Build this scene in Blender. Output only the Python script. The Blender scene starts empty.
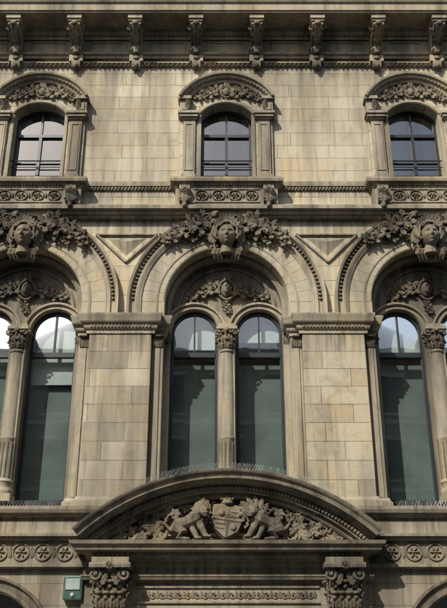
import bpy, bmesh, math, random
from mathutils import Vector
R=random.Random(11)
pi=math.pi; cos=math.cos; sin=math.sin
scene=bpy.context.scene

# ------------------------------------------------------------------ materials
def nt(name):
    m=bpy.data.materials.new(name); m.use_nodes=True
    t=m.node_tree; b=t.nodes['Principled BSDF']
    return m,t,b
def N(t,k,**kw):
    n=t.nodes.new(k)
    for a,b in kw.items(): setattr(n,a,b)
    return n
def math_(t,op,a,b=None,clamp=False):
    n=N(t,'ShaderNodeMath',operation=op); n.use_clamp=clamp
    for i,v in enumerate((a,b)):
        if v is None: continue
        if isinstance(v,(int,float)): n.inputs[i].default_value=v
        else: t.links.new(v,n.inputs[i])
    return n.outputs[0]
def mix(t,fac,a,b,bt='MIX'):
    n=N(t,'ShaderNodeMix',data_type='RGBA',blend_type=bt)
    for sock,v in ((n.inputs[0],fac),(n.inputs[6],a),(n.inputs[7],b)):
        if isinstance(v,(int,float)): sock.default_value=v
        elif isinstance(v,tuple): sock.default_value=(*v,1) if len(v)==3 else v
        else: t.links.new(v,sock)
    return n.outputs[2]
def ramp(t,v,a,b,ca=0.0,cb=1.0):
    n=N(t,'ShaderNodeMapRange'); n.clamp=True
    t.links.new(v,n.inputs[0])
    n.inputs[1].default_value=a;n.inputs[2].default_value=b;n.inputs[3].default_value=ca;n.inputs[4].default_value=cb
    return n.outputs[0]
def noise(t,vec,scale,detail=4,rough=.55):
    n=N(t,'ShaderNodeTexNoise'); n.inputs['Scale'].default_value=scale
    n.inputs['Detail'].default_value=detail; n.inputs['Roughness'].default_value=rough
    if vec is not None: t.links.new(vec,n.inputs['Vector'])
    return n.outputs[0]
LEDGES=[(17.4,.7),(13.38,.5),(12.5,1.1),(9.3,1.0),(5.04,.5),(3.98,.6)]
def stone(name,c1,c2,soot_shade,brick=None,stain_shade=.6,bump=.35,rough=.85,runs=.75):
    m,t,b=nt(name)
    g=N(t,'ShaderNodeNewGeometry'); pos=g.outputs['Position']
    sep=N(t,'ShaderNodeSeparateXYZ'); t.links.new(pos,sep.inputs[0])
    mp=N(t,'ShaderNodeMapping'); mp.inputs['Scale'].default_value=(.9,.9,.14); t.links.new(pos,mp.inputs[0])
    n_bands=noise(t,mp.outputs[0],1.1,4,.6)
    n_med=noise(t,pos,2.3,5,.65)
    n_fine=noise(t,pos,38,4,.7)
    mp2=N(t,'ShaderNodeMapping'); mp2.inputs['Scale'].default_value=(7,7,.5); t.links.new(pos,mp2.inputs[0])
    n_run=noise(t,mp2.outputs[0],1.0,3,.6)
    if brick:
        w,h,zoff,xoff=brick
        xy=math_(t,'ADD',sep.outputs[0],sep.outputs[1]); xy=math_(t,'ADD',xy,xoff+50*w)
        cz=math_(t,'ADD',sep.outputs[2],zoff)
        cb=N(t,'ShaderNodeCombineXYZ'); t.links.new(xy,cb.inputs[0]); t.links.new(cz,cb.inputs[1])
        br=N(t,'ShaderNodeTexBrick'); t.links.new(cb.outputs[0],br.inputs['Vector'])
        br.inputs['Color1'].default_value=(1,1,1,1); br.inputs['Color2'].default_value=(0,0,0,1)
        br.inputs['Mortar'].default_value=(.5,.5,.5,1)
        br.inputs['Scale'].default_value=1; br.inputs['Mortar Size'].default_value=.008
        br.inputs['Mortar Smooth'].default_value=.3
        br.inputs['Brick Width'].default_value=w; br.inputs['Row Height'].default_value=h
        br.offset=.43; br.offset_frequency=2; br.squash=.72; br.squash_frequency=3
        sel=N(t,'ShaderNodeSeparateColor'); t.links.new(br.outputs['Color'],sel.inputs[0])
        f=math_(t,'ADD',math_(t,'MULTIPLY',sel.outputs[0],.8),math_(t,'MULTIPLY',n_med,.3))
    else:
        f=ramp(t,n_med,.3,.7)
    col=mix(t,f,c2,c1)
    warm=ramp(t,noise(t,pos,.9,4,.7),.48,.68,0,.5)
    col=mix(t,warm,col,(c1[0]*.95,c1[1]*.79,c1[2]*.54))
    s=ramp(t,n_bands,.46,.62,0,stain_shade)  # broad vertical light-and-dark bands put into the colour, together with staining
    col=mix(t,s,col,soot_shade)
    s2=ramp(t,n_run,.50,.72,0,stain_shade*.85)
    col=mix(t,s2,col,soot_shade)
    s3=ramp(t,n_fine,.48,.8,0,.35)
    col=mix(t,s3,col,soot_shade)
    s4=ramp(t,n_med,.54,.70,0,stain_shade*.6)
    col=mix(t,s4,col,soot_shade)
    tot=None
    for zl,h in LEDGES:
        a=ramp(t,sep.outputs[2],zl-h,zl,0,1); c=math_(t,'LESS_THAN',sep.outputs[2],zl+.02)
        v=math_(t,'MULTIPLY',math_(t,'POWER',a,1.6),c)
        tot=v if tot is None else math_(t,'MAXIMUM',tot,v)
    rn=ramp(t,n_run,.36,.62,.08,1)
    col=mix(t,math_(t,'MULTIPLY',math_(t,'MULTIPLY',tot,rn),runs),col,soot_shade)
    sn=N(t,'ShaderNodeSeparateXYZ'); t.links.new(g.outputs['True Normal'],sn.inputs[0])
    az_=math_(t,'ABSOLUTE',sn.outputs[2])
    col=mix(t,math_(t,'MULTIPLY',ramp(t,az_,.35,.95,0,.5),ramp(t,n_med,.3,.55,.4,1)),col,soot_shade)
    if brick:
        jf=math_(t,'MULTIPLY',br.outputs['Fac'],ramp(t,n_med,.35,.6,.4,.85))
        col=mix(t,jf,col,(soot_shade[0]*.6,soot_shade[1]*.6,soot_shade[2]*.6))
    t.links.new(col,b.inputs['Base Color'])
    b.inputs['Roughness'].default_value=rough
    b.inputs['Specular IOR Level'].default_value=.2
    hgt=math_(t,'ADD',math_(t,'MULTIPLY',n_fine,.35),math_(t,'MULTIPLY',n_med,.5))
    if brick: hgt=math_(t,'SUBTRACT',hgt,math_(t,'MULTIPLY',br.outputs['Fac'],.8))
    bp=N(t,'ShaderNodeBump'); bp.inputs['Strength'].default_value=bump; bp.inputs['Distance'].default_value=.02
    t.links.new(hgt,bp.inputs['Height']); t.links.new(bp.outputs[0],b.inputs['Normal'])
    return m
SO=(.095,.082,.06)
SD=(.036,.031,.024)
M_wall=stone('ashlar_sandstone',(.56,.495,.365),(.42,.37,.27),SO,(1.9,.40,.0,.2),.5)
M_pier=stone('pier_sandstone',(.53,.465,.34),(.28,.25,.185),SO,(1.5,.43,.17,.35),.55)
M_vous=stone('voussoir_sandstone',(.50,.44,.32),(.35,.31,.225),SO,None,.5)
M_trim=stone('moulded_sandstone',(.44,.385,.28),(.29,.255,.19),(.07,.061,.047),None,.62)
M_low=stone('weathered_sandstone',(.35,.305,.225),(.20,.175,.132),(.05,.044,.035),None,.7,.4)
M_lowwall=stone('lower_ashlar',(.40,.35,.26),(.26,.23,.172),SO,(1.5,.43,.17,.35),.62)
M_carve=stone('carved_sandstone',(.30,.257,.183),(.145,.125,.092),SD,None,.75,.5)
M_dark=stone('sooty_sandstone',(.22,.19,.14),(.13,.112,.083),SD,None,.8,.4)

def simple(name,c,rough=.6,metal=0,var=.15,sc=6):
    m,t,b=nt(name)
    g=N(t,'ShaderNodeNewGeometry')
    n=noise(t,g.outputs['Position'],sc,4,.6)
    col=mix(t,ramp(t,n,.3,.7),tuple(x*(1-var) for x in c),tuple(min(1,x*(1+var)) for x in c))
    t.links.new(col,b.inputs['Base Color']); b.inputs['Roughness'].default_value=rough; b.inputs['Metallic'].default_value=metal
    return m
M_frame=simple('dark_painted_timber',(.018,.022,.026),.4)
M_iron=simple('black_iron',(.02,.02,.02),.5,.3)
M_curtain=simple('net_curtain',(.85,.87,.86),.9,0,.08,3)
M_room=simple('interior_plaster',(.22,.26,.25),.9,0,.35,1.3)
M_blind=simple('interior_blind',(.60,.63,.60),.9,0,.15,2)
M_brightener=simple('pane_brightener',(.165,.195,.18),.8,0,.3,.9)  # grey-teal for the planes added to brighten the lower panes
M_spike=simple('steel_spikes',(.20,.20,.19),.45,.4)
M_asphalt=simple('asphalt',(.05,.05,.052),.9,0,.25,9)
M_pave=simple('paving',(.24,.23,.21),.9,0,.2,4)
M_green=simple('green_plastic',(.035,.085,.06),.45)
M_white=simple('white_plastic',(.30,.34,.31),.45)
M_opp=stone('opposite_stone',(.45,.43,.37),(.36,.34,.29),SO,(1.2,.4,0,0),.3)
M_opptrim=simple('opposite_trim',(.55,.55,.50),.8)
M_slate=simple('slate',(.06,.065,.07),.6,0,.3,5)
M_paint=simple('road_paint',(.7,.68,.6),.7)

def glassmat(name,ior,tint,gcol):
    m,t,b=nt(name)
    t.nodes.remove(b); out=t.nodes['Material Output']
    g=N(t,'ShaderNodeNewGeometry')
    bp=N(t,'ShaderNodeBump'); bp.inputs['Strength'].default_value=.035; bp.inputs['Distance'].default_value=.05
    t.links.new(noise(t,g.outputs['Position'],1.3,2,.4),bp.inputs['Height'])
    gl=N(t,'ShaderNodeBsdfGlossy'); gl.inputs['Roughness'].default_value=.02; gl.inputs['Color'].default_value=(*gcol,1)
    t.links.new(bp.outputs[0],gl.inputs['Normal'])
    tr=N(t,'ShaderNodeBsdfTransparent'); tr.inputs['Color'].default_value=(*tint,1)
    fr=N(t,'ShaderNodeFresnel'); fr.inputs['IOR'].default_value=ior
    mx=N(t,'ShaderNodeMixShader'); t.links.new(fr.outputs[0],mx.inputs[0]); t.links.new(tr.outputs[0],mx.inputs[1]); t.links.new(gl.outputs[0],mx.inputs[2])
    t.links.new(mx.outputs[0],out.inputs[0])
    return m
M_glass=glassmat('window_glass',2.3,(.78,.84,.82),(.95,.95,.88))
M_glass_up=glassmat('upper_window_glass',3.0,(.88,.92,.92),(1,1,.95))

# ------------------------------------------------------------------ mesh builder  (x, p = projection out of wall, z)
class MB:
    def __init__(s): s.v=[]; s.f=[]
    def add(s,vs,fs):
        o=len(s.v); s.v+=[tuple(v) for v in vs]; s.f+=[tuple(i+o for i in f) for f in fs]
    def box(s,x0,x1,p0,p1,z0,z1):
        s.add([(x0,p0,z0),(x1,p0,z0),(x1,p1,z0),(x0,p1,z0),(x0,p0,z1),(x1,p0,z1),(x1,p1,z1),(x0,p1,z1)],
              [(0,1,2,3),(4,5,6,7),(0,1,5,4),(1,2,6,5),(2,3,7,6),(3,0,4,7)])
    def loft(s,rings,caps=True):
        n=len(rings[0]); vs=[v for r in rings for v in r]; fs=[]
        for i in range(len(rings)-1):
            for j in range(n):
                k=(j+1)%n; fs.append((i*n+j,i*n+k,(i+1)*n+k,(i+1)*n+j))
        if caps: fs.append(tuple(range(n))); fs.append(tuple((len(rings)-1)*n+j for j in range(n)))
        s.add(vs,fs)
    def extr(s,prof,x0,x1):
        s.loft([[(x0,p,z) for p,z in prof],[(x1,p,z) for p,z in prof]])
    def cornice(s,prof,path):
        rings=[]
        for i,(x,p) in enumerate(path):
            ns=[]
            for a,b in ((i-1,i),(i,i+1)):
                if a<0 or b>=len(path): continue
                dx=path[b][0]-path[a][0]; dp=path[b][1]-path[a][1]; l=math.hypot(dx,dp); ns.append((-dp/l,dx/l))
            if len(ns)==1: m=ns[0]
            else:
                d=1+ns[0][0]*ns[1][0]+ns[0][1]*ns[1][1]; m=((ns[0][0]+ns[1][0])/d,(ns[0][1]+ns[1][1])/d)
            rings.append([(x+m[0]*o,p+m[1]*o,z) for o,z in prof])
        s.loft(rings)
    def arch(s,prof,cx,cz,a0,a1,n,stilt=0):
        rings=[]
        if stilt: rings.append([(cx+r*cos(a0),p,cz+r*sin(a0)-stilt) for r,p in prof])
        for i in range(n+1):
            a=a0+(a1-a0)*i/n
            rings.append([(cx+r*cos(a),p,cz+r*sin(a)) for r,p in prof])
        if stilt: rings.append([(cx+r*cos(a1),p,cz+r*sin(a1)-stilt) for r,p in prof])
        s.loft(rings)
    def lathe(s,prof,cx,cp,seg=24):
        s.loft([[(cx+r*cos(2*pi*j/seg),cp+r*sin(2*pi*j/seg),z) for j in range(seg)] for r,z in prof])
    def tube(s,pts,rad,seg=6):
        rings=[]
        for i,pt in enumerate(pts):
            a=Vector(pts[max(0,i-1)]); b=Vector(pts[min(len(pts)-1,i+1)]); d=(b-a)
            if d.length<1e-6: d=Vector((0,0,1))
            d.normalize()
            u=d.cross(Vector((0,1,0)))
            if u.length<.05: u=d.cross(Vector((1,0,0)))
            u.normalize(); w=d.cross(u)
            r=rad[i] if isinstance(rad,(list,tuple)) else rad
            rings.append([tuple(Vector(pt)+u*r*cos(2*pi*j/seg)+w*r*sin(2*pi*j/seg)) for j in range(seg)])
        s.loft(rings)
    def ell(s,c,r,rot=0,seg=10,st=7):
        vs=[];fs=[]
        for i in range(st+1):
            th=pi*i/st
            for j in range(seg):
                ph=2*pi*j/seg
                x=r[0]*sin(th)*cos(ph); p=r[1]*sin(th)*sin(ph); z=r[2]*cos(th)
                vs.append((c[0]+x*cos(rot)-z*sin(rot),c[1]+p,c[2]+x*sin(rot)+z*cos(rot)))
        for i in range(st):
            for j in range(seg):
                k=(j+1)%seg; fs.append((i*seg+j,i*seg+k,(i+1)*seg+k,(i+1)*seg+j))
        s.add(vs,fs)
    def leaf(s,O,U,S,L,W,curl=.3,lob=3,th=.025,dome=.25,nu=10,nv=6):
        O=Vector(O);U=Vector(U).normalized();S=Vector(S).normalized();Nn=U.cross(S).normalized()
        if Nn.y<0 and abs(Nn.y)>.3: Nn=-Nn
        top=[];bot=[]
        for i in range(nu+1):
            u=i/nu
            w=W*.5*(max(0.02,sin(pi*min(1,u*.92+.06)))**.7)*(1+.28*cos(lob*2*pi*u+pi))
            hh=curl*L*(u**2.2)+dome*W*.5*sin(pi*min(1,u+.1))
            uu=u*L*(1-.15*u*u*abs(curl))
            for j in range(nv+1):
                v=-1+2*j/nv
                h=hh*(1-.55*v*v)-.35*dome*W*math.exp(-(v/.16)**2)
                P=O+U*uu+S*(w*v)+Nn*h
                top.append(tuple(P+Nn*th*.5)); bot.append(tuple(P-Nn*th*.5))
        m=nv+1; nn=len(top); fs=[]
        for i in range(nu):
            for j in range(nv):
                a=i*m+j; fs.append((a,a+1,a+m+1,a+m)); fs.append((nn+a,nn+a+m,nn+a+m+1,nn+a+1))
        for i in range(nu):
            for j in (0,nv):
                a=i*m+j; fs.append((a,a+m,nn+a+m,nn+a))
        for j in range(nv):
            for i in (0,nu):
                a=i*m+j; fs.append((a,a+1,nn+a+1,nn+a))
        s.add(top+bot,fs)
    def pleaf(s,x,p,z,ang,L,W,curl=.3,**k):
        s.leaf((x,p,z),(cos(ang),0,sin(ang)),(-sin(ang),0,cos(ang)),L,W,curl,**k)
    def scroll(s,cx,p,cz,r0,a0,turns,d,tr,rise=.3):
        n=int(18*turns)+4; pts=[];rr=[]
        for k in range(n+1):
            u=k/n; a=a0+d*turns*2*pi*u; r=r0*(1-u)**.85+r0*.08
            pts.append((cx+r*cos(a),p+rise*r0*u,cz+r*sin(a))); rr.append(tr*(1-.45*u))
        s.tube(pts,rr,6); s.ell((cx,p+rise*r0,cz),(r0*.26,)*3,0,8,6)
    def foliage(s,fn,n,s0,s1,p0,seed=0,stem=.03):
        rr=random.Random(seed); pts=[];rad=[]
        for i in range(40):
            t=i/39; x,z,tx,tz=fn(t); sz=s0+(s1-s0)*t; o=sin(t*n*pi)*sz*.35
            pts.append((x-tz*o,p0+.02,z+tx*o)); rad.append(stem*(1-.4*t))
        s.tube(pts,rad,6)
        for i in range(n):
            t=(i+.5)/n; x,z,tx,tz=fn(t); sz=s0+(s1-s0)*t; sd=1 if i%2 else -1
            ta=math.atan2(tz,tx)
            cx=x-tz*sd*sz*.18; cz=z+tx*sd*sz*.18
            s.scroll(cx,p0+.02,cz,sz*.36,ta+sd*-pi/2+rr.uniform(-.3,.3),1.3,sd,sz*.085,.35)
            for q in range(5):
                aa=ta+sd*(-pi*.5+q*pi*.5*.8)+rr.uniform(-.3,.3)
                ox=cx+cos(aa)*sz*.25; oz=cz+sin(aa)*sz*.25
                s.pleaf(ox,p0+.02+rr.uniform(0,.04),oz,aa+sd*.5,sz*rr.uniform(.42,.6),sz*.34,.45,lob=3)
            for q in range(3):
                aa=ta+sd*(pi*.5)+rr.uniform(-.9,.9)
                s.pleaf(x-tz*-sd*sz*.1,p0+.01,z+tx*-sd*sz*.1,aa,sz*rr.uniform(.5,.65),sz*.3,.4)
    def rosette(s,x,p,z,r,n=8):
        s.tube([(x+r*cos(2*pi*k/24),p+.01,z+r*sin(2*pi*k/24)) for k in range(25)],r*.13,6)
        for k in range(n):
            a=2*pi*k/n; s.ell((x+r*.45*cos(a),p+.01,z+r*.45*sin(a)),(r*.30,r*.2,r*.13),a,8,5)
        s.ell((x,p+.02,z),(r*.17,r*.22,r*.17),0,8,6)
    def wall_arch(s,x0,x1,z0,ztop,hw,cx,zb,arc,p,depth,edge=0):
        if not callable(ztop): zt=lambda x:ztop
        else: zt=ztop
        def strip(a,b,zf,n):
            for i in range(n):
                xa=a+(b-a)*i/n; xb=a+(b-a)*(i+1)/n
                s.add([(xa,p,zf),(xb,p,zf),(xb,p,zt(xb)),(xa,p,zt(xa))],[(0,1,2,3)])
        k=8 if callable(ztop) else 1
        strip(x0,cx-hw,z0,k); strip(cx+hw,x1,z0,k)
        if zb>z0+.001: s.add([(cx-hw,p,z0),(cx+hw,p,z0),(cx+hw,p,zb),(cx-hw,p,zb)],[(0,1,2,3)])
        for a,b in zip(arc[:-1],arc[1:]):
            s.add([(a[0],p,a[1]),(b[0],p,b[1]),(b[0],p,zt(b[0])),(a[0],p,zt(a[0]))],[(0,1,2,3)])
        per=[(cx-hw,zb)]+arc+[(cx+hw,zb)]
        q=p-depth
        for a,b in zip(per,per[1:]+per[:1]):
            if zb<=z0+.001 and a==per[-1]: continue
            s.add([(a[0],p,a[1]),(b[0],p,b[1]),(b[0],q,b[1]),(a[0],q,a[1])],[(0,1,2,3)])
        if edge:
            xs=[x0+(x1-x0)*i/24 for i in range(25)]
            pts=[(x0,z0)]+[(x,zt(x)) for x in xs]+[(x1,z0)]
            for a,b in zip(pts[:-1],pts[1:]):
                s.add([(a[0],p,a[1]),(b[0],p,b[1]),(b[0],p-edge,b[1]),(a[0],p-edge,a[1])],[(0,1,2,3)])
    def disc_arch(s,pts,p0,p1):
        s.loft([[(x,p0,z) for x,z in pts],[(x,p1,z) for x,z in pts]])
def arcpts(cx,cz,r,a0,a1,n): return [(cx+r*cos(a0+(a1-a0)*i/n),cz+r*sin(a0+(a1-a0)*i/n)) for i in range(n+1)]

def mesh(mb,name,mat,smooth=False,weld=True,inv=True):
    me=bpy.data.meshes.new(name)
    me.from_pydata([(x,-p,z) for x,p,z in mb.v],[],mb.f)
    bm=bmesh.new(); bm.from_mesh(me)
    if weld: bmesh.ops.remove_doubles(bm,verts=bm.verts,dist=.0004)
    bmesh.ops.recalc_face_normals(bm,faces=bm.faces)
    if smooth:
        for f in bm.faces: f.smooth=True
        for e in bm.edges:
            if len(e.link_faces)==2 and e.calc_face_angle(0)>math.radians(42): e.smooth=False
    bm.to_mesh(me); bm.free(); me.materials.append(mat)
    return me
def empty(name):
    e=bpy.data.objects.new(name,None); scene.collection.objects.link(e); return e
def bake(me,name,mods):
    o=bpy.data.objects.new(name,me); scene.collection.objects.link(o)
    for k,kw in mods:
        m=o.modifiers.new(k,k)
        for a,b in kw.items(): setattr(m,a,b)
    dg=bpy.context.evaluated_depsgraph_get(); dg.update()
    m2=bpy.data.meshes.new_from_object(o.evaluated_get(dg)); m2.name=name
    if not m2.materials: m2.materials.append(me.materials[0])
    bpy.data.objects.remove(o); return m2
def bevmod(w): return ('BEVEL',dict(width=w,segments=2,limit_method='ANGLE',angle_limit=math.radians(40)))
def obj(me,name,parent=None,x=0,bevel=0,remesh=0):
    mods=[]
    if remesh: mods.append(('REMESH',dict(mode='VOXEL',voxel_size=remesh,use_smooth_shade=True)))
    if bevel: mods.append(bevmod(bevel))
    if mods: me=bake(me,name,mods)
    o=bpy.data.objects.new(name,me); scene.collection.objects.link(o); o.location=(x,0,0)
    if parent: o.parent=parent
    return o
B=empty('victorian_office_building')
BAYS=[-10,-5,0,5,10]
def inst(mb,name,mat,xs=BAYS,smooth=False,bevel=0,remesh=0):
    me=mesh(mb,name,mat,smooth)
    mods=[]
    if remesh: mods.append(('REMESH',dict(mode='VOXEL',voxel_size=remesh,use_smooth_shade=True)))
    if bevel: mods.append(bevmod(bevel))
    if mods: me=bake(me,name,mods)
    for x in xs: obj(me,name,B,x)

# ================================================================== upper storey + arch wall (per bay)
CZ=10.2; RI=1.5; RO=2.4; RV=2.1
mb=MB()
UC=15.24
arcU=arcpts(0,UC,.845,pi-math.acos(.67/.845),math.acos(.67/.845),14)
mb.wall_arch(-2.5,2.5,12.5,18.75,.67,0,13.58,arcU,0,.5)
inst(mb,'upper_wall',M_wall)
mb=MB()
arcB=arcpts(0,CZ,RI,pi,0,40)
mb.wall_arch(-2.5,2.5,9.5,12.5,RI,0,9.5,arcB,0,.62)
inst(mb,'arcade_wall',M_wall)

mb=MB(); nv=21
for i in range(nv):
    a0=pi*i/nv+.0018; a1=pi*(i+1)/nv-.0018
    mb.arch([(RI+.002,-.3),(RI+.002,.05),(RI+.035,.07),(RV,.07),(RV,-.3)],0,CZ,a0,a1,4)
for sx in (-1,1):
    x0,x1=sorted((sx*(RI+.002),sx*RV)); mb.box(x0,x1,-.3,.068,9.6,CZ-.006)
inst(mb,'arch_voussoirs',M_vous,smooth=False)
mb=MB()
mb.arch([(RV,0),(RV,.1),(RV+.05,.14),(RV+.10,.14),(RV+.13,.09),(RV+.2,.10),(RV+.24,.2),(RO,.22),(RO,0)],0,CZ,0,pi,56,.5)
mb.arch([(RV+.005,.06),(RV+.005,.12),(RV-.04,.10),(RV-.04,.06)],0,CZ,0,pi,48,.5)
mb.arch([(RI+.16,.06),(RI+.16,.085),(RI+.19,.095),(RI+.22,.085),(RI+.22,.06)],0,CZ,0,pi,48,.5)
inst(mb,'archivolt',M_trim,smooth=True)
mb=MB()
nb=66
for i in range(nb):
    a=pi*(i+.5)/nb; mb.ell(((RV+.165)*cos(a),.115,CZ+(RV+.165)*sin(a)),(.045,.045,.033),a,7,5)
inst(mb,'archivolt_beads',M_carve,smooth=True)
mb=MB()
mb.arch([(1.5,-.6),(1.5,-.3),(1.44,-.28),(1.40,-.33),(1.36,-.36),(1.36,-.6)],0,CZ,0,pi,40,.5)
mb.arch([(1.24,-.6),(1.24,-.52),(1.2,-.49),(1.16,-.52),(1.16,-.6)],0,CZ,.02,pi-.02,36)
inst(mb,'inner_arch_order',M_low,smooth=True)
mb=MB()
for sx in (-1,1):
    cx=sx*.79
    x0,x1=(-1.5,0) if sx<0 else (0,1.5)
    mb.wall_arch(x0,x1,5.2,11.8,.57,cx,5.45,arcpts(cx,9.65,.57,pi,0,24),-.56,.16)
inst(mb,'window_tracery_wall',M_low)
mb=MB()
for sx in (-1,1):
    cx=sx*.79
    mb.arch([(.572,-.58),(.572,-.5),(.60,-.46),(.64,-.46),(.66,-.5),(.70,-.5),(.72,-.44),(.77,-.44),(.77,-.58)],cx,9.65,0.0,pi,24,.06)
    x0,x1=sorted((sx*1.37,sx*1.5)); mb.box(x0,x1,-.57,-.30,5.45,9.25)
    mb.extr([(-.57,9.52),(-.2,9.52),(-.2,9.6),(-.57,9.6)],x0,x1)
mb.box(-.25,.25,-.555,-.06,9.55,9.62)
mb.box(-.21,.21,-.555,-.1,9.62,9.70)
mb.box(-.185,.185,-.57,-.2,5.45,9.5)
inst(mb,'window_tracery_mouldings',M_trim,smooth=True)
mb=MB()
mb.ell((0,-.5,10.78),(.15,.12,.22)); mb.ell((0,-.40,10.78),(.09,.07,.14))
mb.tube([(.2*cos(a),-.47,10.78+.27*sin(a)) for a in [k*pi/10 for k in range(21)]],.035,6)
for sx in (-1,1):
    fn=lambda t,sx=sx:(sx*(.25+.75*t),10.80-.28*t*t,sx*.9,-.5*t)
    mb.foliage(fn,4,.36,.22,-.52,5+sx)
mb.pleaf(0,-.5,11.0,pi/2,.28,.26,.4)
mb.foliage(lambda t:(-.0,10.45-.3*t,0,-1),2,.2,.12,-.52,3)
inst(mb,'tympanum_carving',M_carve,smooth=True)

# column
mb=MB()
cp=-.30
mb.box(-.24,.24,cp-.24,cp+.24,5.45,5.62)
mb.lathe([(.23,5.62),(.245,5.68),(.23,5.74),(.2,5.77),(.2,5.86),(.225,5.9),(.21,5.95),(.19,5.97),(.19,6.85),(.205,6.87),(.205,6.91),(.186,6.93),(.183,8.0),(.170,8.98),(.19,8.99),(.2,9.02),(.18,9.05),(.17,9.06),(.16,9.3),(.22,9.5),(.25,9.55)],0,cp,28)
inst(mb,'window_column',M_trim,smooth=True)
mb=MB()
for k in range(14):
    a=2*pi*k/14; ux=cos(a); up=sin(a)
    mb.tube([(ux*.19,cp+up*.19,6.0),(ux*.192,cp+up*.192,6.8)],.022,5)
for tier,(z0,L,n,off) in enumerate(((9.06,.24,8,0),(9.2,.28,8,.5))):
    for k in range(n):
        a=2*pi*(k+off)/n; o=(cos(a),sin(a))
        mb.leaf((o[0]*.165,cp+o[1]*.165,z0),(o[0]*.25,o[1]*.25,1),(-o[1],o[0],0),L,.16,-.0,dome=.3)
        mb.ell((o[0]*(.235+.02*tier),cp+o[1]*(.235+.02*tier),z0+L*.93),(.05,.05,.035),0,8,5)
for sx in (-1,1):
    mb.scroll(sx*.2,cp+.2,9.47,.085,0,1.3,sx,.025)
mb.ell((0,cp+.27,9.52),(.06,.04,.06))
for sx in (-1,1):
    for q in range(2):
        mb.leaf((sx*(1.40+.06*q),-.32,9.22),(0,.25,1),(1,0,0),.3,.12,0)
        mb.ell((sx*(1.40+.06*q),-.22,9.5),(.05,.05,.03))
inst(mb,'column_capital_leaves',M_carve,smooth=True)

# ------------------------------------------------------------------ piers
PX=[-12.5,-7.5,-2.5,2.5,7.5,12.5]
mb=MB()
mb.box(-.73,.73,-.6,.2,5.25,9.32)
inst(mb,'pier',M_pier,PX,bevel=.012)
mb=MB()
for sx in (-1,1):
    x0,x1=sorted((sx*.733,sx*1.0)); mb.box(x0,x1,-.6,.02,5.25,9.32)
    x0,x1=sorted((sx*.80,sx*.93)); mb.box(x0,x1,.02,.05,5.5,9.0)
inst(mb,'pier_return_strip',M_trim,PX,bevel=.008)
mb=MB()
prof=[(-.3,9.30),(.03,9.30),(.03,9.38),(.06,9.40),(.10,9.44),(.10,9.50),(.16,9.54),(.2,9.58),(.2,9.66),(.24,9.72),(.24,9.76),(-.3,9.78)]
mb.cornice([(o*.85,z) for o,z in prof],[(-1.0,-.35),(-1.0,.03),(-.78,.03),(-.78,.2),(.78,.2),(.78,.03),(1.0,.03),(1.0,-.35)])
mb.box(-.72,.72,-.3,.1,9.25,9.75)
mb.cornice([(-.1,5.25),(.09,5.25),(.09,5.38),(.05,5.42),(.03,5.48),(0.004,5.5),(-.1,5.5)],[(-1.0,-.4),(-1.0,.03),(-.74,.03),(-.74,.2),(.74,.2),(.74,.03),(1.0,.03),(1.0,-.4)])
inst(mb,'pier_cornice',M_trim,PX,smooth=True)
mb=MB()
for k in range(18):
    x=-.73+.0+ (1.46)*(k+.5)/18; mb.box(x-.024,x+.024,.2,.30,9.44,9.52)
for sx in (-1,1):
    for q in range(3):
        mb.leaf((sx*(.79+.07*q),.03,9.02),(0,.28,1),(1,0,0),.28,.12,0); mb.ell((sx*(.79+.07*q),.13,9.27),(.045,.05,.03))
inst(mb,'pier_cornice_dentils',M_carve,PX)

# ------------------------------------------------------------------ spandrel triangles
mb=MB()
def ridge(a,b,w,h):
    ax,az=a;bx,bz=b; dx,dz=bx-ax,bz-az; l=math.hypot(dx,dz); nx,nz=-dz/l*w,dx/l*w
    mb.loft([[(ax-nx,.0,az-nz),(ax-nx*.4,h,az-nz*.4),(ax+nx*.4,h,az+nz*.4),(ax+nx,.0,az+nz)],[(bx-nx,.0,bz-nz),(bx-nx*.4,h,bz-nz*.4),(bx+nx*.4,h,bz+nz*.4),(bx+nx,.0,bz+nz)]])
T=[(-.76,12.07),(.76,12.07),(0,11.3)]
for i in range(3): ridge(T[i],T[(i+1)%3],.045,.06)
T2=[(-.47,11.97),(.47,11.97),(0,11.49)]
mb.add([(T2[0][0],.002,T2[0][1]),(T2[1][0],.002,T2[1][1]),(T2[2][0],.002,T2[2][1]),(0,.09,11.84)],[(0,1,3),(1,2,3),(2,0,3)])
inst(mb,'spandrel_triangle',M_trim,PX)

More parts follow.
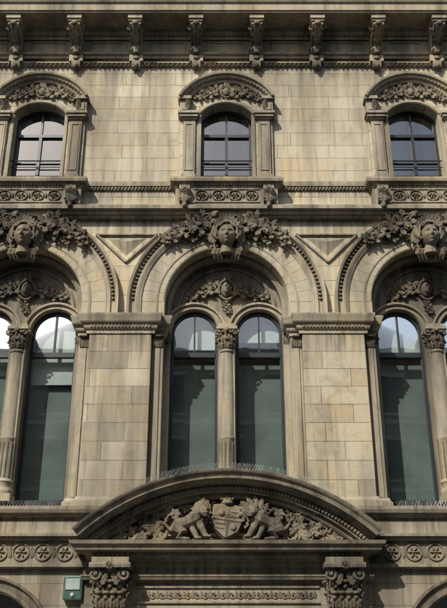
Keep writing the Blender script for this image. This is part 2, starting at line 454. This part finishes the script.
# ------------------------------------------------------------------ keystone heads
def face(mb,cx,cp_,cz,s):
    nu,nv2=44,48; vs=[];fs=[]
    g=lambda x,z,x0,z0,a,b: math.exp(-((x-x0)/a)**2-((z-z0)/b)**2)
    for i in range(nu+1):
        th=pi*i/nu
        for j in range(nv2):
            ph=2*pi*j/nv2
            x=sin(th)*cos(ph);p=sin(th)*sin(ph);z=cos(th)
            jaw=1-.28*max(0,-z)**1.5
            X=x*.74*jaw;P=p*.8;Z=z
            if p>0:
                d=0
                for sx in (-1,1):
                    d-=.16*g(X,Z,sx*.27,.10,.16,.11); d+=.08*g(X,Z,sx*.27,.27,.2,.06)
                    d+=.05*g(X,Z,sx*.36,-.18,.16,.16); d+=.10*g(X,Z,sx*.27,.10,.095,.05)
                    d+=.07*g(X,Z,sx*.10,-.2,.05,.05)
                if Z>-.3: d+=.25*math.exp(-(X/.085)**2)*max(0,min(1,(.30-Z)/.5))*max(0,min(1,(Z+.3)/.1))
                d+=.12*g(X,Z,0,-.38,.15,.035)+.12*g(X,Z,0,-.50,.12,.04)-.06*g(X,Z,0,-.44,.2,.018)
                d+=.09*g(X,Z,0,-.74,.15,.12)
                P+=d
            vs.append((cx+X*s,cp_+P*s,cz+Z*s))
    for i in range(nu):
        for j in range(nv2):
            k=(j+1)%nv2; fs.append((i*nv2+j,i*nv2+k,(i+1)*nv2+k,(i+1)*nv2+j))
    mb.add(vs,fs)
mb=MB(); hz=11.84; hp=.36; S=.31
face(mb,0,hp,hz,S)
mb.tube([(0,hp-.05,hz-.2),(0,hp-.08,hz-.45)],[.13,.17],12)
mb.box(-.24,.24,0,.2,11.3,12.3)
rr=random.Random(3)
for sx in (-1,1):
    for q in range(6):
        pts=[];rad=[]
        for k in range(16):
            u=k/15; a=pi/2-u*(pi*.72); ro=.235+.03*q
            wv=.018*sin(u*16+q*1.7)
            pts.append((sx*(ro+wv+.05*u)*cos(a),hp+.13-.045*q-.06*u,hz+.06+(ro*1.15+wv)*sin(a)))
            rad.append(.038-.01*u)
        mb.tube(pts,rad,6)
    for q in range(5):
        mb.scroll(sx*(.29+.05*(q%2)),hp-.08,hz-.02-.1*q,.075,rr.uniform(0,6),1.2,sx,.026)
    for q in range(3):
        mb.tube([(sx*(.12+.07*q),hp-.05,hz-.32),(sx*(.16+.08*q),hp-.08,hz-.45),(sx*(.10+.09*q),hp-.14,hz-.58)],[.05,.045,.02],6)
for k in range(9):
    a=pi*.18+pi*.64*k/8; mb.leaf((.27*cos(a),hp+.06,hz+.07+.29*sin(a)),(cos(a)*.6,.25,sin(a)),(-sin(a),0,cos(a)),.2,.1,.2)
    mb.ell((.27*cos(a),hp+.12,hz+.07+.3*sin(a)),(.03,.03,.03))
inst(mb,'keystone_head',M_carve,smooth=True,remesh=.011)
mb=MB()
for sx in (-1,1):
    def fn(t,sx=sx):
        a=pi/2-sx*(.17+.62*t); r=2.2-.02*t
        return (r*cos(a),CZ+r*sin(a),sx*sin(a),-sx*cos(a))
    mb.foliage(fn,7,.46,.24,.2,21,.04)
    def fn2(t,sx=sx):
        a=pi/2-sx*(.14+.46*t); r=1.95
        return (r*cos(a),CZ+r*sin(a),sx*sin(a),-sx*cos(a))
    mb.foliage(fn2,5,.34,.18,.1,31,.03)
inst(mb,'keystone_foliage',M_carve,smooth=True)

# ------------------------------------------------------------------ string courses (continuous)
X0,X1=-12.6,12.6
mb=MB()
mb.extr([(-.1,12.5),(.12,12.5),(.14,12.55),(.2,12.58),(.22,12.64),(.32,12.67),(.33,12.76),(.30,12.79),(-.1,12.82)],X0,X1)
inst(mb,'ledge_course',M_trim,[0])
mb=MB()
n=int((X1-X0)/.11)
for k in range(n):
    x=X0+(k+.5)*.11; mb.box(x-.032,x+.032,.13,.2,12.555,12.625)
inst(mb,'ledge_dentils',M_carve,[0])
mb=MB()
for i in range(-1,len(BAYS)):
    a=(BAYS[i]+1.32) if i>=0 else X0; b=(BAYS[i+1]-1.32) if i+1<len(BAYS) else X1
    mb.extr([(-.1,13.38),(.04,13.38),(.06,13.45),(.10,13.47),(.12,13.56),(.12,13.6),(-.1,13.62)],a,b)
    m=int((b-a)/.085)
    for k in range(m):
        x=a+(k+.5)*(b-a)/m; mb.ell((x,.06,13.425),(.03,.035,.03),0,6,4)
inst(mb,'sill_string_course',M_trim,[0],smooth=True)

# ------------------------------------------------------------------ upper window surround
mb=MB()
HCZ=15.54
top=lambda x: HCZ+math.sqrt(max(.01,1.40**2-x*x)) if abs(x)<1.22 else 16.2
mb.wall_arch(-1.22,1.22,13.58,top,.67,0,13.58,arcU,.09,.1,edge=.12)
inst(mb,'window_surround_backing',M_wall)
mb=MB()
ha=math.asin(1.28/1.44)
mb.arch([(1.20,.0),(1.20,.17),(1.24,.2),(1.27,.2),(1.30,.27),(1.36,.3),(1.38,.36),(1.44,.38),(1.44,0)],0,HCZ,pi/2-ha,pi/2+ha,30)
mb.arch([(.848,.05),(.848,.12),(.88,.15),(.93,.15),(.96,.12),(.98,.12),(.98,.05)],0,UC,math.acos(.74/.9),pi-math.acos(.74/.9),16)
for sx in (-1,1):
    def bx(a,b,*r):
        x0,x1=sorted((sx*a,sx*b)); mb.box(x0,x1,*r)
    bx(.672,.76,.05,.13,13.58,15.70)
    bx(.80,1.18,.0,.2,13.58,13.78)
    bx(.83,1.15,.0,.17,13.78,15.5)
    bx(.87,.91,.17,.19,13.9,15.4); bx(1.07,1.11,.17,.19,13.9,15.4)
    bx(.911,1.069,.17,.19,13.9,13.95); bx(.911,1.069,.17,.19,15.35,15.4)
    bx(.80,1.18,.0,.21,15.5,15.56)
    bx(.76,1.25,.0,.27,15.56,15.64)
    bx(.73,1.29,.0,.31,15.64,15.72)
    bx(.96,1.25,.0,.22,15.72,16.12)
    bx(1.02,1.19,.22,.25,15.79,16.02)
    bx(.94,1.30,.0,.30,16.12,16.22)
inst(mb,'window_surround',M_trim,bevel=.006)
mb=MB()
for k in range(26):
    a=pi/2-ha+2*ha*(k+.5)/26; mb.ell((1.315*cos(a),.27,HCZ+1.315*sin(a)),(.035,.03,.03),a,6,4)
mb.ell((0,.12,16.45),(.11,.1,.15)); mb.tube([(.15*cos(a),.15,16.45+.19*sin(a)) for a in [k*pi/8 for k in range(17)]],.03,6)
mb.pleaf(0,.14,16.57,pi/2,.2,.2,.4)
for sx in (-1,1):
    mb.foliage(lambda t,sx=sx:(sx*(.18+.72*t),16.47-.22*t*t,sx,-.35*t),5,.34,.2,.11,8)
    for q in range(3): mb.pleaf(sx*1.02,.24,15.82+.07*q,pi/2-sx*.2,.16,.12,.5)
inst(mb,'window_hood_carving',M_carve,smooth=True)
mb=MB()
mb.box(-1.3,1.3,-.05,.27,12.8,13.3)
mb.cornice([(-.2,13.3),(.02,13.3),(.03,13.36),(.06,13.40),(.13,13.43),(.15,13.5),(.15,13.55),(-.2,13.582)],[(-1.3,-.02),(-1.3,.27),(1.3,.27),(1.3,-.02)])
mb.box(-.84,.84,.27,.295,12.86,12.90); mb.box(-.84,.84,.27,.295,13.24,13.28)
mb.box(-.67,.67,-.42,.3,13.5,13.585)
for sx in (-1,1):
    for c in (1.06,):
        x=sx*c; pr=[(.27,12.84),(.31,12.84),(.37,12.9),(.36,12.98),(.40,13.06),(.47,13.16),(.47,13.26),(.27,13.28)]
        mb.extr(pr,x-.13,x+.13)
inst(mb,'window_apron',M_trim,bevel=.005)
mb=MB()
for k in range(4):
    x=-.63+.42*k; mb.rosette(x,.28,13.07,.15,6)
    if k<3: mb.ell((x+.21,.285,13.07),(.03,.03,.08))
for sx in (-1,1):
    x=sx*1.06; mb.rosette(x,.46,13.18,.09,5)
    mb.leaf((x,.40,13.1),(0,-.1,-1),(1,0,0),.3,.2,.1)
    for q in (-1,1): mb.scroll(x+q*.1,.38,12.92,.06,0,1.2,q,.02)
    mb.ell((x,.34,12.76),(.07,.08,.1))
for k in range(34):
    x=-1.29+2.58*(k+.5)/34; mb.ell((x,.325,13.37),(.026,.03,.03),0,6,4)
inst(mb,'window_apron_carving',M_carve,smooth=True)

# ------------------------------------------------------------------ window joinery
f=MB(); P0,P1=-.30,-.22
aU=math.acos(.67/.845)
f.arch([(.845,P0),(.845,P1),(.77,P1),(.77,P0)],0,UC,aU,pi-aU,16)
for sx in (-1,1):
    x0,x1=sorted((sx*.60,sx*.67)); f.box(x0,x1,P0,P1,13.58,15.74)
f.box(-.67,.67,P0,P1,13.58,13.68)
f.box(-.04,.04,P0,P1+.02,13.6,15.2)
f.box(-.61,.61,P0,P1+.025,15.2,15.29)
f.box(-.025,.025,P0,P1,15.29,16.04)
f.box(-.61,-.04,P0,P1-.01,14.38,14.42); f.box(.04,.61,P0,P1-.01,14.38,14.42)
inst(f,'upper_window_frame',M_frame)
mb=MB()
mb.tube([(-.67,-.06,14.35),(.67,-.06,14.35)],.018,8); mb.tube([(-.67,-.06,14.15),(.67,-.06,14.15)],.012,8)
inst(mb,'window_guard_bar',M_iron)
mb=MB(); mb.add([(-.67,-.27,13.55),(.67,-.27,13.55),(.67,-.27,16.1),(-.67,-.27,16.1)],[(0,1,2,3)])
inst(mb,'upper_window_glazing',M_glass_up)
mb=MB()
for sx in (-1,1):
    mb.add([(sx*.2,-.675,5.45),(sx*1.38,-.675,5.45),(sx*1.38,-.675,10.25),(sx*.2,-.675,10.25)],[(0,1,2,3)])
inst(mb,'window_glazing',M_glass)
def curtain(spans,xs):
    mb=MB()
    for a,b in spans:
        n=26; vs=[];fs=[]
        for k in range(n+1):
            x=a+(b-a)*k/n; pp=-.37+.03*sin(k*1.5); vs+=[(x,pp,13.6),(x,pp,16.15)]
        for k in range(n): fs.append((2*k,2*k+1,2*k+3,2*k+2))
        mb.add(vs,fs)
    me=mesh(mb,'curtains',M_curtain,True)
    for x in xs: obj(me,'curtains',B,x)
curtain([(-.66,-.30),(.16,.66)],[-10,-5]); curtain([(-.66,-.12),(.28,.66)],[5,10]); curtain([(-.66,-.46),(-.2,-.04),(.40,.66)],[0])
mb=MB()
for sx in (-1,1):
    cx=sx*.79; P0,P1=-.71,-.62
    mb.arch([(.57,P0),(.57,P1),(.50,P1),(.50,P0)],cx,9.65,0,pi,20)
    mb.box(cx-.57,cx-.50,P0,P1,5.45,9.65); mb.box(cx+.50,cx+.57,P0,P1,5.45,9.65)
    mb.box(cx-.5,cx+.5,P0,P1,5.45,5.58)
    mb.box(cx-.5,cx+.5,P0,P1+.03,9.02,9.14)
    mb.box(cx-.02,cx+.02,P0,P1,9.14,10.15)
inst(mb,'arched_window_frame',M_frame)
mb=MB()
for z0,z1,w in ((13.3,16.6,1.4),(5.1,11.2,1.9)):
    p0=-3.2;p1=-.74 if z0<10 else -.55
    vs=[(-w,p1,z0),(w,p1,z0),(w,p0,z0),(-w,p0,z0),(-w,p1,z1),(w,p1,z1),(w,p0,z1),(-w,p0,z1)]
    mb.add(vs,[(0,1,2,3),(4,5,6,7),(2,3,7,6),(1,2,6,5),(0,3,7,4)])
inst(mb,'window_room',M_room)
for bx_,l in ((-5,((-1.34,-.24,8.9),(.24,1.34,8.4))),(0,((-1.34,-.24,9.3),(.24,1.34,9.5))),(5,((-1.34,-.24,9.1),(.24,1.34,8.2))),(-10,((-1.34,-.24,8.9),)),(10,((-1.34,-.24,8.9),))):
    mb=MB()
    for a,b,z in l: mb.box(a,b,-.86,-.85,z,10.3)
    inst(mb,'window_blind',M_blind,[bx_])
mb=MB()
for a,b in ((-1.36,-.22),(.22,1.36)): mb.box(a,b,-1.0,-.98,5.46,8.95)
inst(mb,'pane_brightener',M_brightener)  # planes added behind the lower glass to brighten it and catch sunlit patches

# ------------------------------------------------------------------ top entablature
mb=MB()
mb.extr([(-.1,17.42),(.05,17.42),(.07,17.47),(.12,17.49),(.12,17.53),(-.1,17.55)],X0,X1)
mb.extr([(-.1,17.66),(.10,17.66),(.12,17.72),(.18,17.75),(.2,17.80),(-.1,17.82)],X0,X1)
mb.box(X0,X1,-.1,.07,17.81,18.3)
mb.extr([(0,18.30),(.14,18.30),(.16,18.36),(.24,18.42),(.26,18.54),(0,18.54)],X0,X1)
mb.extr([(-.5,18.54),(.93,18.54),(.93,18.58),(.97,18.59),(.97,18.80),(1.02,18.84),(1.06,18.92),(1.16,19.02),(1.2,19.1),(1.2,19.18),(-.5,19.26)],X0,X1)
mb.box(X0,X1,-.4,-.05,19.2,20.2)
mb.extr([(-.45,20.2),(.02,20.2),(.06,20.32),(-.45,20.4)],X0,X1)
inst(mb,'cornice',M_trim,[0])
mb=MB()
n=int((X1-X0)/.13)
for k in range(n):
    x=X0+(k+.5)*.13; mb.box(x-.035,x+.035,.12,.21,18.37,18.47)
    mb.ell((x,.09,17.45),(.035,.04,.035),0,6,4)
inst(mb,'cornice_dentils',M_carve,[0])
BXs=[(-12.5+5/3*k) for k in range(16)]
mb=MB()
pr=[(.06,17.72),(.2,17.72),(.27,17.78),(.27,17.84),(.24,17.9),(.28,17.98),(.42,18.08),(.60,18.15),(.74,18.19),(.80,18.27),(.80,18.4),(.06,18.4)]
mb.extr(pr,-.15,.15)
mb.box(-.2,.2,.06,.88,18.40,18.535)
mb.box(-.18,.18,.06,.84,18.34,18.40)
mb.box(-.19,.19,.0,.19,17.5,17.72)
mb.extr([(.08,17.3),(.14,17.34),(.2,17.5),(.08,17.5)],-.12,.12)
inst(mb,'cornice_bracket',M_trim,BXs,bevel=.008)
mb=MB()
for sx in (-1,1):
    mb.scroll(sx*.155,.64,18.27,.09,0,1.2,sx,.03,0)
    mb.scroll(sx*.16,.22,17.84,.07,0,1.2,sx,.02,0)
    mb.tube([(sx*.13,.29,17.78),(sx*.13,.27,17.9),(sx*.13,.33,18.0),(sx*.13,.47,18.1),(sx*.13,.66,18.16),(sx*.13,.80,18.25)],.025,6)
mb.leaf((0,.78,18.24),(0,-.7,-.5),(1,0,0),.5,.24,.1)
mb.leaf((0,.30,18.02),(0,-.05,-1),(1,0,0),.32,.22,.1)
mb.ell((0,.82,18.29),(.09,.05,.07)); mb.ell((0,.26,17.74),(.09,.07,.06)); mb.ell((0,.16,17.36),(.07,.07,.09)); mb.ell((0,.2,17.6),(.09,.05,.07))
inst(mb,'cornice_bracket_leaf',M_carve,BXs,smooth=True)
mb=MB()
for k in range(15):
    x=-12.5+5/3*(k+.5)
    for a,b,c,d in ((-.52,.52,17.88,17.92),(-.52,.52,18.21,18.25),(-.52,-.48,17.92,18.21),(.48,.52,17.92,18.21)):
        mb.box(x+a,x+b,.07,.10,c,d)
inst(mb,'frieze_panels',M_trim,[0])

# ------------------------------------------------------------------ ledges below the windows + frieze + ground floor
mb=MB()
mb.extr([(-.8,5.04),(.18,5.04),(.2,5.1),(.27,5.13),(.3,5.2),(.3,5.27),(-.5,5.32),(-.8,5.45)],X0,X1)
mb.extr([(-.1,4.56),(.2,4.56),(.22,4.62),(.3,4.64),(.3,4.70),(-.1,4.75)],X0,X1)
mb.extr([(-.1,3.98),(.2,3.98),(.26,4.02),(.26,4.08),(-.1,4.11)],X0,X1)
mb.box(X0,X1,-.3,.13,4.09,4.6)
inst(mb,'first_floor_sill_course',M_low,[0])
mb=MB(); mb.box(X0,X1,-.3,.12,4.7,5.1); inst(mb,'first_floor_band',M_lowwall,[0])
mb=MB()
n=int(25/.46)
for k in range(n):
    x=-12.4+.46*(k+.5)
    if abs(x)<2.95: continue
    mb.rosette(x,.13,4.335,.17,6)
    mb.pleaf(x+.23,.13,4.22,pi/2,.24,.1,.1); 
n=int(25/.1)
for k in range(n):
    x=-12.5+.1*(k+.5)
    if abs(x)>3.1: mb.box(x-.03,x+.03,.2,.25,4.585,4.63)
inst(mb,'rosette_frieze',M_carve,[0],smooth=True)
mb=MB()
for c in (-10,-5,5,10):
    mb.wall_arch(c-2.5 if c!=5 else 3.0,c+2.5 if c!=-5 else -3.0,0,4.0,1.2,c,.9,arcpts(c,2.35,1.2,pi,0,28),.12,.5)
mb.box(-3.0,-1.3,-.4,.2,0,4.0); mb.box(1.3,3.0,-.4,.2,0,4.0); mb.box(-1.3,1.3,-.4,.2,2.9,4.0)
inst(mb,'ground_floor_wall',M_lowwall,[0])
mb=MB()
for c in (-10,-5,5,10):
    mb.arch([(1.2,.1),(1.2,.16),(1.24,.2),(1.3,.2),(1.32,.16),(1.42,.17),(1.45,.24),(1.5,.24),(1.5,.1)],c,2.35,0,pi,32,.3)
    mb.box(c-1.5,c+1.5,.12,.24,.75,.9)
mb.box(X0,-3.0,.12,.22,0,.5); mb.box(3.0,X1,.12,.22,0,.5)
inst(mb,'ground_floor_arch',M_dark,[0],smooth=True)
mb=MB()
for c in (-10,-5,5,10):
    mb.box(c-.03,c+.03,-.36,-.28,.9,3.5); mb.box(c-1.2,c+1.2,-.36,-.27,2.3,2.38); mb.box(c-1.2,c+1.2,-.36,-.28,.9,.98)
mb.box(-1.2,-.01,-.3,-.2,.02,2.5); mb.box(.01,1.2,-.3,-.2,.02,2.5); mb.box(-1.3,1.3,-.3,-.18,2.5,2.6)
for a in (-.95,.25):
    for z in (.3,1.3): mb.box(a,a+.7,-.2,-.17,z,z+.8)
inst(mb,'ground_floor_joinery',M_frame,[0])
mb=MB()
for c in (-10,-5,5,10): mb.add([(c-1.2,-.32,.9),(c+1.2,-.32,.9),(c+1.2,-.32,3.6),(c-1.2,-.32,3.6)],[(0,1,2,3)])
inst(mb,'ground_floor_glazing',M_glass,[0])
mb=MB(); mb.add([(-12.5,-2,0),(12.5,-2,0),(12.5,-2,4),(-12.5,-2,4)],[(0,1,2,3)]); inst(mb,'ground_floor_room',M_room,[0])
mb=MB()
mb.add([(X0,.0,0),(X0,-11,0),(X0,-11,19.2),(X0,.0,19.2)],[(0,1,2,3)]); mb.add([(X1,.0,0),(X1,-11,0),(X1,-11,19.2),(X1,.0,19.2)],[(0,1,2,3)])
mb.add([(X0,-11,0),(X1,-11,0),(X1,-11,19.2),(X0,-11,19.2)],[(0,1,2,3)])
inst(mb,'side_walls',M_lowwall,[0])
mb=MB(); mb.box(X0,X1,-11,-.4,19.1,19.3); inst(mb,'roof',M_slate,[0])

# ------------------------------------------------------------------ entrance pediment
PR=4.72; PCZ=1.22; pa=math.asin(3.19/PR)
mb=MB()
mb.arch([(4.18,.0),(4.18,.36),(4.22,.40),(4.28,.40),(4.30,.50),(4.44,.52),(4.48,.62),(4.52,.66),(4.54,.78),(4.62,.80),(4.66,.86),(PR,.88),(PR,0)],0,PCZ,pi/2-pa,pi/2+pa,60)
prof=[(-.3,4.16),(.0,4.16),(.02,4.23),(.08,4.26),(.22,4.29),(.24,4.37),(.30,4.40),(.32,4.47),(-.3,4.49)]
mb.cornice(prof,[(-2.92,.0),(-2.92,.54),(2.92,.54),(2.92,.0)])
mb.box(-2.9,2.9,-.05,.5,4.12,4.36)
pts=[(-3.0,4.3)]+[(4.25*sin(-a),PCZ+4.25*cos(a)) for a in [math.asin(2.75/4.25)*(1-2*k/30) for k in range(31)]]+[(3.0,4.3)]
mb.disc_arch(pts,0,.22)
inst(mb,'entrance_pediment',M_low,[0],smooth=True)
mb=MB()
n=84
for k in range(n):
    a=pi/2-pa*.985+2*pa*.985*(k+.5)/n
    mb.ell((4.385*cos(a),.52,PCZ+4.385*sin(a)),(.055,.05,.042),a,7,5)
for k in range(56):
    x=-2.8+5.6*(k+.5)/56; mb.box(x-.03,x+.03,.55,.62,4.19,4.24)
inst(mb,'pediment_enrichment',M_carve,[0],smooth=True)
mb=MB(); tp=.28
KS=1.2
def tilt(x,z,a=-.14,c=(0,4.92)):
    x*=KS;z*=KS
    return (c[0]+x*cos(a)-z*sin(a),c[1]+x*sin(a)+z*cos(a))
sh=[(-.25,.24),(-.1,.27),(0,.24),(.1,.27),(.25,.24),(.26,.0),(.2,-.16),(0,-.30),(-.2,-.16),(-.26,.0)]
s1=[tilt(x,z) for x,z in sh]; mb.disc_arch(s1,tp-.08,tp+.19)
s2=[tilt(x*1.12,z*1.12) for x,z in sh]; mb.disc_arch(s2,tp-.08,tp+.12)
def tb(a,b,r,p): 
    a=tilt(*a);b=tilt(*b); mb.tube([(a[0],p,a[1]),(b[0],p,b[1])],r,6)
tb((0,.25),(0,-.28),.02,tp+.19); tb((-.25,.02),(.25,.02),.02,tp+.19)
for x,z in ((-.12,.13),(.12,-.09)):
    c=tilt(x,z); mb.ell((c[0],tp+.19,c[1]),(.07,.05,.08))
for x,z in ((.12,.17),(.12,.09),(-.12,-.05),(-.12,-.13)): tb((x-.08,z),(x+.08,z),.02,tp+.19)
mb.ell((0,tp+.12,5.31),(.13,.12,.07)); 
for k in range(5): mb.ell((-.12+.06*k,tp+.16,5.385+(.02 if k==2 else 0)),(.028,.04,.035))
for sx in (-1,1):
    P=lambda x,z,p=0:(sx*x,tp+p,z)
    mb.tube([P(1.14,4.70,.10),P(1.02,4.84,.14),P(.86,4.88,.15),P(.68,4.96,.17),P(.58,5.02,.18)],[.11,.17,.14,.18,.16],10)
    mb.ell(P(.53,5.10,.27),(.13,.13,.125)); mb.ell(P(.46,5.04,.36),(.075,.07,.06)); mb.ell(P(.43,5.065,.41),(.03,.025,.02))
    mb.tube([P(.41,5.0,.40),P(.47,4.985,.41),P(.52,5.0,.39)],.014,5)
    for q in (-1,1): mb.ell(P(.50+q*.055,5.13,.375),(.026,.025,.02)); mb.tube([P(.46+q*.1,5.155,.36),P(.50+q*.05,5.175,.385)],.016,5)
    for ring,(rad_,L_,nn_) in enumerate(((.13,.13,11),(.18,.16,13),(.24,.17,14))):
        for q in range(nn_):
            a=2*pi*(q+.5*ring)/nn_; mb.pleaf(sx*(.56+rad_*cos(a)),tp+.26-.06*ring,5.08+rad_*sin(a)*.9,a+.4*sx,L_,.085,.3,lob=1)
    mb.tube([P(.60,4.90,.22),P(.54,4.76,.28),P(.46,4.62,.26)],[.09,.075,.06],8)
    for q in range(4): mb.ell(P(.36+.035*q,4.585,.30+.01*q),(.025,.05,.03))
    mb.ell(P(.42,4.59,.26),(.08,.07,.045))
    mb.tube([P(.74,4.88,.16),P(.72,4.74,.20),P(.64,4.60,.22)],[.09,.07,.06],8); mb.ell(P(.60,4.56,.24),(.085,.08,.045))
    mb.tube([P(1.08,4.78,.16),P(.92,4.66,.26),P(1.02,4.57,.22),P(.88,4.55,.24)],[.15,.11,.07,.055],8); mb.ell(P(.84,4.54,.25),(.08,.07,.04))
    mb.tube([P(1.18,4.72,.08),P(1.32,4.88,.12),P(1.24,5.04,.14),P(1.12,5.06,.16)],[.04,.035,.03,.03],6)
    for q in range(6): mb.pleaf(sx*1.10,tp+.14,5.07,q*pi/3,.13,.08,.2,lob=1)
    def fn(t,sx=sx): 
        x=1.25+1.30*t; return (sx*x,4.80-.19*t**1.3,sx,-.2)
    mb.foliage(fn,5,.60,.32,tp-.02,41,.045)
    mb.foliage(lambda t,sx=sx:(sx*(.75+1.0*t),5.24-.22*t*t-.04*t,sx,-.2),4,.26,.2,tp-.02,47,.02)
    mb.foliage(lambda t,sx=sx:(sx*(.22+.3*t),5.26,sx,0),1,.2,.2,tp-.02,48,.02)
    mb.foliage(lambda t,sx=sx:(sx*(.3+.7*t),4.58,sx,0),3,.16,.16,tp-.02,49,.02)
inst(mb,'coat_of_arms_carving',M_carve,[0],smooth=True,remesh=.010)
# porch body and capitals
mb=MB()
mb.box(-2.95,2.95,-.05,.30,3.80,4.14)
mb.cornice([(-.1,3.75),(.03,3.75),(.05,3.80),(.07,3.82),(.07,3.85),(-.1,3.87)],[(-2.96,.0),(-2.96,.3),(2.96,.3),(2.96,.0)])
mb.box(-1.9,1.9,.2,.24,3.30,3.34);mb.box(-1.9,1.9,.2,.24,3.60,3.64)
mb.cornice([(-.1,2.9),(.05,2.9),(.08,3.0),(-.1,3.02)],[(-1.9,.1),(-1.9,.2),(1.9,.2),(1.9,.1)])
for sx in (-1,1):
    x=sx*2.38
    mb.box(x-.31,x+.31,.2,.50,0,3.06); mb.box(x-.34,x+.34,.2,.53,3.06,3.16)
    mb.extr([(.2,3.16),(.49,3.16),(.49,3.5),(.55,3.75),(.66,3.94),(.2,3.94)],x-.29,x+.29)
    mb.box(x-.42,x+.42,.25,.80,3.94,4.04); mb.box(x-.38,x+.38,.25,.76,4.04,4.15)
inst(mb,'entrance_porch',M_low,[0],bevel=.008)
mb=MB()
for sx in (-1,1):
    x=sx*2.38
    for tier,(z0,L,nn_,w_) in enumerate(((3.16,.34,4,.19),(3.34,.38,3,.21))):
        for q in range(nn_):
            xx=x-.29+.58*(q+.5)/nn_
            mb.leaf((xx,.49+.01*tier,z0),(0,.16,1),(1,0,0),L,w_,0,dome=.4)
            mb.ell((xx,.585+.03*tier,z0+L*.93),(.075,.06,.04)); mb.ell((xx,.55+.03*tier,z0+L*.7),(.05,.05,.06))
        for q in (-1,1):
            for pp_ in (.32,.46):
                mb.leaf((x+q*.29,pp_,z0),(q*.2,0,1),(0,1,0),L,.16,0,dome=.3)
                mb.ell((x+q*(.37+.02*tier),pp_,z0+L*.93),(.05,.06,.04))
    for q in (-1,1):
        mb.scroll(x+q*.30,.68,3.82,.12,pi/2,1.5,q,.038,.35)
        mb.scroll(x+q*.09,.66,3.82,.07,pi/2,1.3,-q,.025,.3)
        mb.pleaf(x+q*.16,.66,3.62,pi/2+q*.5,.24,.12,.2)
    mb.rosette(x,.80,3.99,.07,6)
for k in range(20):
    x=-1.8+3.6*(k+.5)/20
    mb.scroll(x,.2,3.47,.075,(k%2)*pi,1.2,1 if k%2 else -1,.018); mb.pleaf(x+.09,.2,3.40,pi/2,.15,.07,.1)
inst(mb,'porch_capital_carving',M_carve,[0],smooth=True)

# ------------------------------------------------------------------ bird spikes
spk=MB(); rr=random.Random(5)
def spikes(x,p,z,n=3,h=.14):
    for q in range(n):
        a=-.5+q*1.0/(n-1)+rr.uniform(-.12,.12)
        spk.tube([(x,p,z),(x+.05*a*2,p+rr.uniform(-.06,.06),z+h)],.0036,3)
k=-pa*.62
while k<pa*.62:
    spikes(PR*sin(k),.80,PCZ+PR*cos(k)); k+=.0125
for b in (-10,-5,5,10):
    x=b-1.3
    while x<b+1.3: spikes(x,.12,5.29,3,.13); x+=.07
o=obj(mesh(spk,'bird_spikes',M_spike,weld=False),'bird_spikes')

A=empty('alarm_box')
mb=MB(); mb.box(-3.38,-2.98,.12,.28,3.36,3.84); obj(mesh(mb,'casing',M_green),'casing',A,0,.03)
mb=MB(); mb.box(-3.33,-3.03,.281,.30,3.56,3.78); mb.ell((-3.18,.28,3.46),(.05,.04,.05)); obj(mesh(mb,'front_panel',M_white),'front_panel',A,0,.01)

# ------------------------------------------------------------------ street
mb=MB(); mb.add([(-400,400,-.12),(400,400,-.12),(400,-400,-.12),(-400,-400,-.12)],[(0,1,2,3)]); obj(mesh(mb,'ground',M_asphalt),'ground')
mb=MB(); mb.box(-80,80,4.5,19.6,-.2,-.116); obj(mesh(mb,'road',M_asphalt),'road')
mb=MB()
for a,b in ((-.3,4.3),(19.8,24)): mb.box(-80,80,a,b,-.15,.0)
obj(mesh(mb,'pavement',M_pave),'pavement')
mb=MB(); mb.box(-80,80,4.3,4.5,-.15,.006); mb.box(-80,80,19.6,19.8,-.15,.006); obj(mesh(mb,'kerb',M_trim),'kerb',None,0,.02)
mb=MB()
for k in range(-12,13): mb.add([(k*6-1.5,11.95,-.111),(k*6+1.5,11.95,-.111),(k*6+1.5,12.08,-.111),(k*6-1.5,12.08,-.111)],[(0,1,2,3)])
obj(mesh(mb,'road_marking',M_paint),'road_marking')
O=empty('opposite_building')
mb=MB(); mb.box(-30,30,24,34,0,18.6); obj(mesh(mb,'walls',M_opp),'walls',O)
mb=MB(); gl=MB()
for fl in range(5):
    for k in range(-9,10):
        x=k*3.0; z=1.0+fl*3.6
        gl.box(x-.75,x+.75,23.9,24.02,z,z+2.1)
        mb.box(x-.95,x+.95,23.8,24.05,z+2.15,z+2.35); mb.box(x-.95,x+.95,23.75,24.05,z-.15,z-.02)
    if fl<4: mb.box(-30,30,23.8,24.05,fl*3.6+4.0,fl*3.6+4.2)
mb.box(-30,30,23.4,24.1,18.4,19.0)
obj(mesh(mb,'trim',M_opptrim),'trim',O); obj(mesh(gl,'windows',M_frame),'windows',O)

# ------------------------------------------------------------------ light
el=math.radians(43); az=math.radians(32)
sv=Vector((-sin(az)*cos(el),-cos(az)*cos(el),sin(el)))
L=bpy.data.lights.new('sun','SUN'); L.energy=5.0; L.angle=math.radians(.6); L.color=(1,.96,.88)
lo=bpy.data.objects.new('sun',L); scene.collection.objects.link(lo); lo.rotation_euler=sv.to_track_quat('Z','Y').to_euler(); lo.location=(-20,-30,40)
w=bpy.data.worlds.new('World'); scene.world=w; w.use_nodes=True
t=w.node_tree; bg=t.nodes['Background']; sk=t.nodes.new('ShaderNodeTexSky'); sk.sky_type='NISHITA'; sk.sun_disc=False
sk.sun_elevation=el; sk.sun_rotation=math.atan2(sv.x,sv.y); sk.dust_density=2.5; t.links.new(sk.outputs[0],bg.inputs[0]); bg.inputs[1].default_value=.13

cam=bpy.data.cameras.new('camera'); co=bpy.data.objects.new('camera',cam); scene.collection.objects.link(co)
co.location=(-.08,-18.37,1.6); co.rotation_euler=(math.radians(115),0,0)
cam.sensor_fit='VERTICAL'; cam.sensor_height=24; cam.lens=24*839/608; cam.clip_end=2000
scene.camera=co
scene.view_settings.view_transform='Standard'; scene.view_settings.look='None'; scene.view_settings.exposure=0
